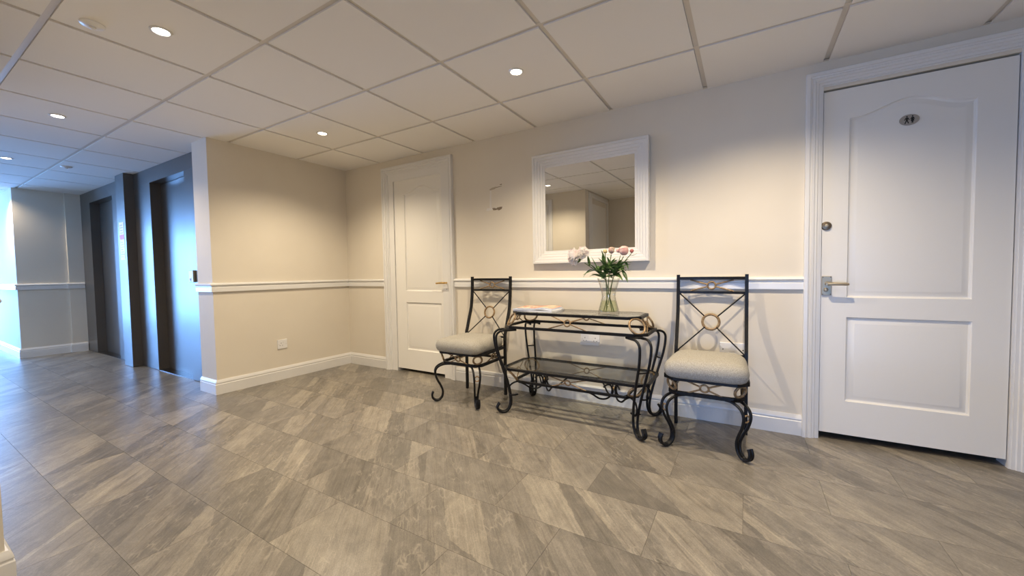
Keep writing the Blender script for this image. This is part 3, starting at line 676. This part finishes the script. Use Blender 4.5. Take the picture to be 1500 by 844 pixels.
    def outl(k, hw, f):
        pts = []
        for i in range(n):
            a = 2*PI*i/n; ca, sa = math.cos(a), math.sin(a)
            e = 0.30
            x = math.copysign(abs(ca)**e, ca); y = math.copysign(abs(sa)**e, sa)
            yy = -0.198+y*0.203*f
            wloc = 0.205-0.018*(yy+0.40)/0.40
            pts.append((x*wloc*f, yy))
        return pts
    layers = [(0.93, 0.390), (0.985, 0.398), (1.02, 0.413), (1.035, 0.432), (1.02, 0.452), (0.975, 0.468), (0.90, 0.480), (0.76, 0.489), (0.55, 0.494), (0.30, 0.497)]
    for f, z in layers: b.v += [(x, y, z) for x, y in outl(0, 0, f)]
    for k in range(len(layers)-1):
        for i in range(n): b.f.append((k*n+i, k*n+(i+1) % n, (k+1)*n+(i+1) % n, (k+1)*n+i))
    b.f.append(tuple(reversed(range(n)))); b.f.append(tuple((len(layers)-1)*n+i for i in range(n)))
    b.build('seat_cushion', 'cushion_fabric', R, smooth=80)
    return R
ch = make_chair(); ch.location = (1.941, -0.167, 0)
tag(ch, 'black iron chair with grey cushion left of the table', 'chair', 'iron chairs by the wall')
c2 = copy_tree(ch); c2.location = (3.595, -0.145, 0)
c2['label'] = 'black iron chair with grey cushion right of the table, nearer the toilet door'

# ------------------------------------------------------------------ console table
T = empty('console_table', (2.798, -0.300, 0)); tag(T, 'black wrought iron console table with glass top and gold rings', 'table')
def octo(hx, hy, c, z): return [(-hx, -hy+c, z), (-hx+c, -hy, z), (hx-c, -hy, z), (hx, -hy+c, z), (hx, hy-c, z), (hx-c, hy, z), (-hx+c, hy, z), (-hx, hy-c, z)]
O1 = octo(0.440, 0.158, 0.060, 0.695); O2 = octo(0.485, 0.190, 0.060, 0.600)
O3 = octo(0.495, 0.195, 0.055, 0.305); O4 = octo(0.425, 0.160, 0.055, 0.218)
for O, r_, nm in ((O1, 0.0085, 'top_rail'), (O2, 0.0085, 'lower_top_rail'), (O3, 0.0080, 'shelf_rail'), (O4, 0.0075, 'lower_shelf_rail')):
    MB().bar(O, r_, closed=True, up=(0, 0, 1)).build(nm, 'black_iron', T, smooth=40)
def octg(hx, hy, c): return [(p[0], p[1]) for p in octo(hx, hy, c, 0)]
MB().prism(octg(0.432, 0.150, 0.056), 'z', 0.700, 0.706).build('glass_top', 'table_glass', T)
MB().prism(octg(0.485, 0.186, 0.052), 'z', 0.306, 0.311).build('glass_shelf', 'shelf_glass', T)
for (lo, up, R_) in ((O2, O1, 0.0205), (O4, O3, 0.0185)):
    # front and back carry one motif in the middle, the ends one each
    for (i, j, rch) in ((1, 2, 0.36), (5, 6, 0.36), (7, 0, 0.95), (3, 4, 0.95)):
        cross_motif(lo[i], lo[j], up[i], up[j], rch, R_ if rch < 0.5 else R_*0.9, 0.0040, 0.0050).build('gold_motif', 'antique_gold', T, smooth=60)
    for (i, j) in ((0, 1), (2, 3), (4, 5), (6, 7)):
        a = (Vector(lo[i])+Vector(lo[j]))/2; b_ = (Vector(up[i])+Vector(up[j]))/2; cc = (a+b_)/2
        ux = (Vector(up[j])-Vector(up[i])).normalized(); uz = (b_-a).normalized(); hh = (b_-a).length
        MB().ring(cc, ux.cross(uz), hh/2-0.005, 0.0070, 32, 8, up=uz).build('corner_ring', 'antique_gold', T, smooth=60)
tp = [(-0.098, 0.583), (-0.045, 0.583), (0.005, 0.582), (0.036, 0.563), (0.045, 0.525), (0.030, 0.435), (-0.014, 0.300), (-0.047, 0.181), (-0.061, 0.100), (-0.056, 0.048), (-0.035, 0.016), (-0.004, 0.0085), (0.026, 0.022), (0.036, 0.046), (0.020, 0.074)]
ts_ = [0.036, 0.037, 0.038, 0.037, 0.036, 0.033, 0.027, 0.020, 0.015, 0.012, 0.0095, 0.009, 0.009, 0.009, 0.009]
for sx_ in (-1, 1):
    for sy_ in (-1, 1):
        base = (sx_*0.472, sy_*0.222); dv = Vector((sx_*0.7071, sy_*0.7071, 0)); pv = Vector((-dv.y, dv.x, 0))
        b = leg_pair(tp, ts_, base, dv, 0.0078)
        P0 = Vector((base[0], base[1], 0))
        b.tube([P0+dv*(-0.105)+Vector((0, 0, 0.590)), P0+dv*(-0.015)+Vector((0, 0, 0.590))], 0.046, 4, flat=0.10, up=(0, 0, 1))
        q = P0+dv*0.018+Vector((0, 0, 0.395)); b.tube([q-pv*0.032, q+pv*0.032], 0.005, 6)
        q = P0+dv*(-0.056)+Vector((0, 0, 0.130)); b.tube([q-pv*0.017, q+pv*0.030], 0.005, 6)
        b.tube(catmull([P0+dv*s+Vector((0, 0, z)) for s, z in tp[9:]], 5), 0.0065, 6)
        b.build('table_leg', 'black_iron', T, smooth=60)
for sx_ in (-1, 1):
    bc = Vector((sx_*0.250, 0.003, 0.212))
    bl = MB(); bl.lathe([(0.0005, -0.013), (0.007, -0.011), (0.012, -0.005), (0.013, 0), (0.012, 0.005), (0.007, 0.011), (0.0005, 0.013)], tuple(bc), 16, False, False)
    ball = bl.build('gold_ball', 'antique_gold', T, smooth=80)
    for dx in (-1, 1):
        for dy in (-1, 1):
            d = Vector((dx*0.66, dy*0.75, 0)).normalized()
            pr = [(0.078, 0.228), (0.062, 0.240), (0.038, 0.243), (0.020, 0.228), (0.015, 0.200), (0.026, 0.170), (0.060, 0.152), (0.110, 0.160), (0.155, 0.190), (0.195, 0.212)]
            MB().tube(catmull([Vector((bc.x, bc.y, 0))+d*s+Vector((0, 0, z)) for s, z in pr], 5), 0.0058, 8).build('scroll', 'black_iron', T, smooth=60)
    for dy in (-1, 1):
        d = Vector((sx_*0.7, dy*0.7, 0)).normalized(); P0 = Vector((sx_*0.385, dy*0.130, 0))
        pr = [(-0.005, 0.212), (0.035, 0.208), (0.068, 0.188), (0.077, 0.150), (0.062, 0.122), (0.035, 0.117), (0.012, 0.120)]
        MB().tube(catmull([P0+d*s+Vector((0, 0, z)) for s, z in pr], 5), 0.0058, 8).build('end_scroll', 'black_iron', T, smooth=60)

# ------------------------------------------------------------------ magazines
ZT = 0.7062
def magazine(name, x, y, z, rz, wdt, dep, th, wave, mats, label):
    r = empty(name, (x, y, z), rz); tag(r, label, 'magazine', 'magazines on the table')
    def sheet(t0, t1, grow):
        b = MB(); n = 14; hw = wdt/2+grow; hd = dep/2+grow
        for k in (t0, t1):
            for i in range(n+1):
                u = i/n; zz = k+(wave*(0.5-0.5*math.cos(2*PI*min(1, max(0, (u-0.45)/0.55)))) if wave else 0)
                for yv in (-hd, hd): b.v.append((-hw+2*hw*u, yv, zz))
        m_ = (n+1)*2
        for i in range(n):
            a = 2*i
            b.f += [(a, a+2, a+3, a+1), (m_+a, m_+a+1, m_+a+3, m_+a+2), (a, m_+a, m_+a+2, a+2), (a+1, a+3, m_+a+3, m_+a+1)]
        b.f += [(0, 1, m_+1, m_), (2*n, m_+2*n, m_+2*n+1, 2*n+1)]
        return b
    sheet(0.0, th-0.001, 0).build('pages', mats[0], r)
    cv = sheet(th-0.001, th, 0.0005).build('cover', mats[1], r)
    if len(mats) > 2:
        b = MB(); b.box((-wdt*0.40, -dep*0.38, th), (-wdt*0.06, dep*0.12, th+0.0006)); b.build('cover_picture', mats[2], cv)
magazine('magazine', 2.515, -0.315, ZT, 0.00, 0.297, 0.215, 0.010, 0.0, ('paper_white', 'paper_white'), 'white magazine at the bottom of the pile on the table')
magazine('magazine', 2.508, -0.318, ZT+0.0101, 0.05, 0.295, 0.210, 0.0075, 0.006, ('paper_white', 'paper_blue'), 'pale blue magazine in the middle of the pile')
magazine('magazine', 2.512, -0.300, ZT+0.0195, 0.10, 0.270, 0.200, 0.004, 0.0065, ('paper_white', 'cover_orange', 'cover_photo'), 'orange covered magazine on top of the pile')

# ------------------------------------------------------------------ vase with peonies
VX, VY = 3.017, -0.302
V = empty('glass_vase', (VX, VY, ZT)); tag(V, 'clear waisted glass vase holding peonies on the table', 'vase')
outer = [(0.065, 0.0), (0.067, 0.004), (0.065, 0.020), (0.056, 0.055), (0.047, 0.088), (0.0435, 0.108), (0.0455, 0.130), (0.054, 0.165), (0.064, 0.200), (0.073, 0.228)]
inner = [(r-0.003, z) for r, z in outer[2:]]+[(0.0, 0)]
b = MB(); pr = outer+[(r-0.003, z) for r, z in reversed(outer[2:])]+[(0.056, 0.012), (0.0005, 0.012)]
b.lathe(pr, n=40, cap0=True, cap1=True).build('vase_body', 'clear_glass', V, smooth=50)
MB().lathe([(0.0005, 0.0125), (0.055, 0.0125), (0.060, 0.022), (0.0525, 0.055), (0.0445, 0.083), (0.0005, 0.083)], n=40, cap0=False, cap1=False).build('water', 'water', V, smooth=50)
def petal(b, c, dirv, upv, L_, w_, cup, ruffle=0.0):
    d = Vector(dirv).normalized(); u = Vector(upv); u = (u-d*u.dot(d))
    u = u.normalized() if u.length > 1e-4 else d.orthogonal(); s_ = d.cross(u); i0 = len(b.v); nu, nv = 4, 4
    for i in range(nu+1):
        t = i/nu; wid = w_*math.sin(PI*min(0.93, 0.12+0.80*t))**0.8
        for j in range(nv+1):
            v = 2*j/nv-1
            p = Vector(c)+d*L_*(t-cup*0.35*t*t)+u*L_*cup*(t*t*0.9)+s_*v*wid*0.5+u*(v*v*wid*0.28)
            if i == nu: p += d*ruffle*L_*random.uniform(-1, 0.6)
            b.v.append(tuple(p))
    for i in range(nu):
        for j in range(nv):
            a = i0+i*(nv+1)+j; b.f.append((a, a+1, a+nv+2, a+nv+1))
def bloom(b, c, axis, R, n, closed):
    ax = Vector(axis).normalized(); c = Vector(c); ga = PI*(3-math.sqrt(5)); e1 = ax.orthogonal().normalized(); e2 = ax.cross(e1)
    for i in range(n):
        t = (i+0.5)/n; pol = math.radians(12)+t*math.radians(118 if not closed else 75); a = i*ga
        d = ax*math.cos(pol)+(e1*math.cos(a)+e2*math.sin(a))*math.sin(pol)
        L_ = R*random.uniform(0.85, 1.08); petal(b, c+d*R*0.05, d, ax, L_, R*random.uniform(0.55, 0.85), 0.30 if not closed else 0.45, 0.14)
def leaf(base, tip, width, droop, parent, roll=0.0):
    B, T_ = Vector(base), Vector(tip); n = 8; b = MB(); d = T_-B; L_ = d.length
    side = d.cross(Vector((0, 0, 1))); side = side.normalized() if side.length > 1e-4 else Vector((1, 0, 0))
    side = (side*math.cos(roll)+d.normalized().cross(side)*math.sin(roll)); nr = side.cross(d).normalized()
    for i in range(n+1):
        t = i/n; p = B+d*t+Vector((0, 0, droop*L_*4*t*(1-t)))
        w_ = width*0.5*(math.sin(PI*t**0.75)**0.85 if 0 < t < 1 else 0.02)
        b.v += [tuple(p-side*w_+nr*w_*0.35), tuple(p), tuple(p+side*w_+nr*w_*0.35)]
    for i in range(n):
        a = i*3; b.f += [(a, a+1, a+4, a+3), (a+1, a+2, a+5, a+4)]
    o = b.build('leaf', 'leaf_green', parent, smooth=80)
    md = o.modifiers.new('thick', 'SOLIDIFY'); md.thickness = 0.0006
    return o
def flower(name, label, path, rad, blooms, leaves, r_stem=0.0028):
    # path in world coordinates; everything is parented to an Empty at the stem's foot
    r = empty(name, path[0]); tag(r, label, 'flower', 'peonies in the vase'); o0 = Vector(path[0])
    MB().tube(catmull([Vector(p)-o0 for p in path], 6), r_stem, 7).build('stem', 'stem_green', r, smooth=80)
    for (nm, c, ax, R_, n, closed, mt) in blooms:
        b = MB(); cc = Vector(c)-o0
        if closed:
            prof = [(0.0005, -0.95), (0.45, -0.85), (0.85, -0.45), (1.0, 0.0), (0.88, 0.5), (0.5, 0.88), (0.0005, 0.98)]
            q = Vector((0, 0, 1)).rotation_difference(Vector(ax).normalized()); i0 = len(b.v)
            b.lathe([(a*R_*0.86, z*R_*0.95) for a, z in prof], n=14, cap0=False, cap1=False)
            b.v = [tuple(q @ Vector(v)+cc) for v in b.v]
            ga = PI*(3-math.sqrt(5)); A = Vector(ax).normalized(); e1 = A.orthogonal().normalized(); e2 = A.cross(e1)
            for i in range(n):
                a = i*ga; d = (e1*math.cos(a)+e2*math.sin(a)); petal(b, cc-A*R_*0.75+d*R_*0.35, d*0.75+A, -d, R_*1.6, R_*1.25, 0.35, 0.05)
        else: bloom(b, cc, ax, R_, n, False)
        bo = b.build(nm, mt, r, smooth=80)
        A = Vector(ax).normalized()
        sb = MB(); e1 = A.orthogonal().normalized(); e2 = A.cross(e1)
        for i in range(5):
            a = 2*PI*i/5; d = e1*math.cos(a)+e2*math.sin(a); petal(sb, cc-A*R_*0.9, d+A*0.35, A, R_*0.75, R_*0.5, 0.3)
        sb.build('sepal', 'leaf_green', bo, smooth=80)
    for (b_, t_, w_, dr, ro) in leaves:
        leaf(Vector(b_)-o0, Vector(t_)-o0, w_, dr, r, ro)
    return r
def q(px, py, y=VY):       # helper: offsets from the vase mouth measured in metres on the vase's own plane
    return (px, y, py)
def rleaves(stem_pts, n, seed, zlo=0.90, zhi=1.05):
    rnd = random.Random(seed); out = []
    for i in range(n):
        t = rnd.random(); k = min(int(t*(len(stem_pts)-1)), len(stem_pts)-2); f = t*(len(stem_pts)-1)-k
        b_ = Vector(stem_pts[k]).lerp(Vector(stem_pts[k+1]), f); a = rnd.uniform(0, 2*PI); L_ = rnd.uniform(0.055, 0.105)
        el = rnd.uniform(-0.25, 0.65)
        t_ = b_+Vector((math.cos(a)*math.cos(el)*1.05, math.sin(a)*math.cos(el)*0.85, math.sin(el)))*L_
        out.append((b_, t_, rnd.uniform(0.020, 0.032), rnd.uniform(0.02, 0.14), rnd.uniform(-0.5, 0.5)))
    return out
zb = ZT+0.014
s1 = [(VX+0.030, VY+0.010, zb), (VX+0.006, VY-0.005, 0.82), (VX-0.020, VY-0.010, 0.925), (VX-0.080, VY-0.025, 0.985), (VX-0.145, VY-0.045, 1.035)]
big = (VX-0.188, VY-0.055, 1.082)
flower('peony', 'large pale pink-white open peony at the left of the vase', s1, 0.003,
       [('bloom', (VX-0.205, VY-0.060, 1.075), (-0.45, -0.75, 0.45), 0.058, 60, False, 'petal_white'), ('bloom', (VX-0.150, VY-0.050, 1.100), (0.30, -0.75, 0.60), 0.046, 30, False, 'petal_white')],
       [((VX-0.085, VY-0.02, 0.985), (VX-0.158, VY-0.04, 0.940), 0.020, 0.22, 0.3), ((VX-0.08, VY-0.02, 0.985), (VX-0.150, VY-0.07, 0.955), 0.018, 0.05, -0.2),
        ((VX-0.115, VY-0.03, 1.012), (VX-0.122, VY-0.05, 1.085), 0.018, 0.0, 0.6), ((VX-0.06, VY-0.02, 0.975), (VX-0.105, VY-0.03, 1.075), 0.022, 0.0, 0.4),
        ((VX-0.04, VY-0.02, 0.95), (VX-0.100, VY-0.09, 0.945), 0.022, 0.08, 0.0)]+rleaves(s1[2:4], 14, 3))
s2 = [(VX-0.020, VY+0.015, zb), (VX-0.012, VY+0.0, 0.82), (VX-0.018, VY+0.0, 0.94), (VX-0.020, VY+0.005, 1.03), (VX-0.024, VY+0.008, 1.092)]
flower('peony', 'small yellowish peony bud standing upright in the middle of the vase', s2, 0.003,
       [('bud', (VX-0.024, VY+0.008, 1.107), (-0.1, 0, 1), 0.016, 6, True, 'petal_yellow')],
       [((VX-0.022, VY, 1.05), (VX-0.042, VY-0.02, 1.118), 0.012, 0.0, 0.5), ((VX-0.02, VY, 1.0), (VX-0.058, VY-0.03, 1.065), 0.020, 0.06, 0.2), ((VX-0.022, VY, 1.02), (VX-0.030, VY-0.03, 1.090), 0.026, 0.0, 0.8)]+rleaves(s2[2:4], 12, 5))
s3 = [(VX-0.030, VY-0.010, zb), (VX-0.004, VY-0.012, 0.82), (VX+0.006, VY-0.012, 0.94), (VX+0.012, VY-0.010, 1.02), (VX+0.020, VY-0.006, 1.085)]
flower('peony', 'pale half-open peony bud between the yellow bud and the pink bloom', s3, 0.003,
       [('bud', (VX+0.022, VY-0.006, 1.112), (0.15, -0.1, 1), 0.024, 9, True, 'petal_pale')],
       [((VX+0.010, VY-0.01, 1.03), (VX+0.000, VY-0.03, 1.070), 0.016, 0.02, 0.2), ((VX+0.008, VY-0.01, 1.0), (VX+0.058, VY-0.04, 1.062), 0.022, 0.06, 0.0)]+rleaves(s3[2:4], 12, 8))
s4 = [(VX-0.010, VY-0.025, zb), (VX+0.010, VY-0.010, 0.82), (VX+0.034, VY-0.005, 0.94), (VX+0.068, VY-0.004, 1.01), (VX+0.098, VY-0.002, 1.070)]
flower('peony', 'pink rounded peony at the right of the vase', s4, 0.003,
       [('bloom', (VX+0.100, VY-0.002, 1.106), (-0.05, -0.25, 1), 0.034, 12, True, 'petal_pink'), ('petal_tuft', (VX+0.066, VY-0.002, 1.108), (-0.3, -0.2, 1), 0.016, 6, True, 'petal_pink')],
       [((VX+0.06, VY, 1.0), (VX+0.086, VY-0.01, 1.090), 0.022, 0.0, 0.5), ((VX+0.055, VY, 0.99), (VX+0.148, VY+0.00, 1.03), 0.018, 0.18, 0.3), ((VX+0.04, VY-0.01, 0.965), (VX+0.110, VY-0.06, 0.915), 0.024, 0.10, 0.2),
        ((VX+0.09, VY-0.01, 0.985), (VX+0.132, VY-0.03, 0.905), 0.022, 0.06, 0.6), ((VX+0.045, VY-0.01, 0.97), (VX+0.150, VY-0.02, 0.975), 0.018, 0.10, 0.0), ((VX+0.05, VY, 0.99), (VX+0.125, VY-0.05, 1.005), 0.020, 0.08, -0.2)]+rleaves(s4[2:4], 14, 13))
s5 = [(VX+0.012, VY+0.028, zb), (VX+0.004, VY+0.012, 0.82), (VX+0.030, VY+0.012, 0.94), (VX+0.085, VY+0.014, 1.02), (VX+0.142, VY+0.018, 1.088)]
flower('peony', 'tiny dark red peony bud at the far right of the bouquet', s5, 0.003,
       [('bud', (VX+0.145, VY+0.018, 1.103), (0.2, 0, 1), 0.014, 5, True, 'petal_dark')],
       [((VX+0.135, VY+0.016, 1.075), (VX+0.182, VY+0.0, 1.088), 0.010, -0.10, 0.2), ((VX+0.10, VY+0.014, 1.035), (VX+0.128, VY-0.0, 0.985), 0.016, 0.20, 0.4)]+rleaves(s5[2:4], 9, 17), 0.0024)
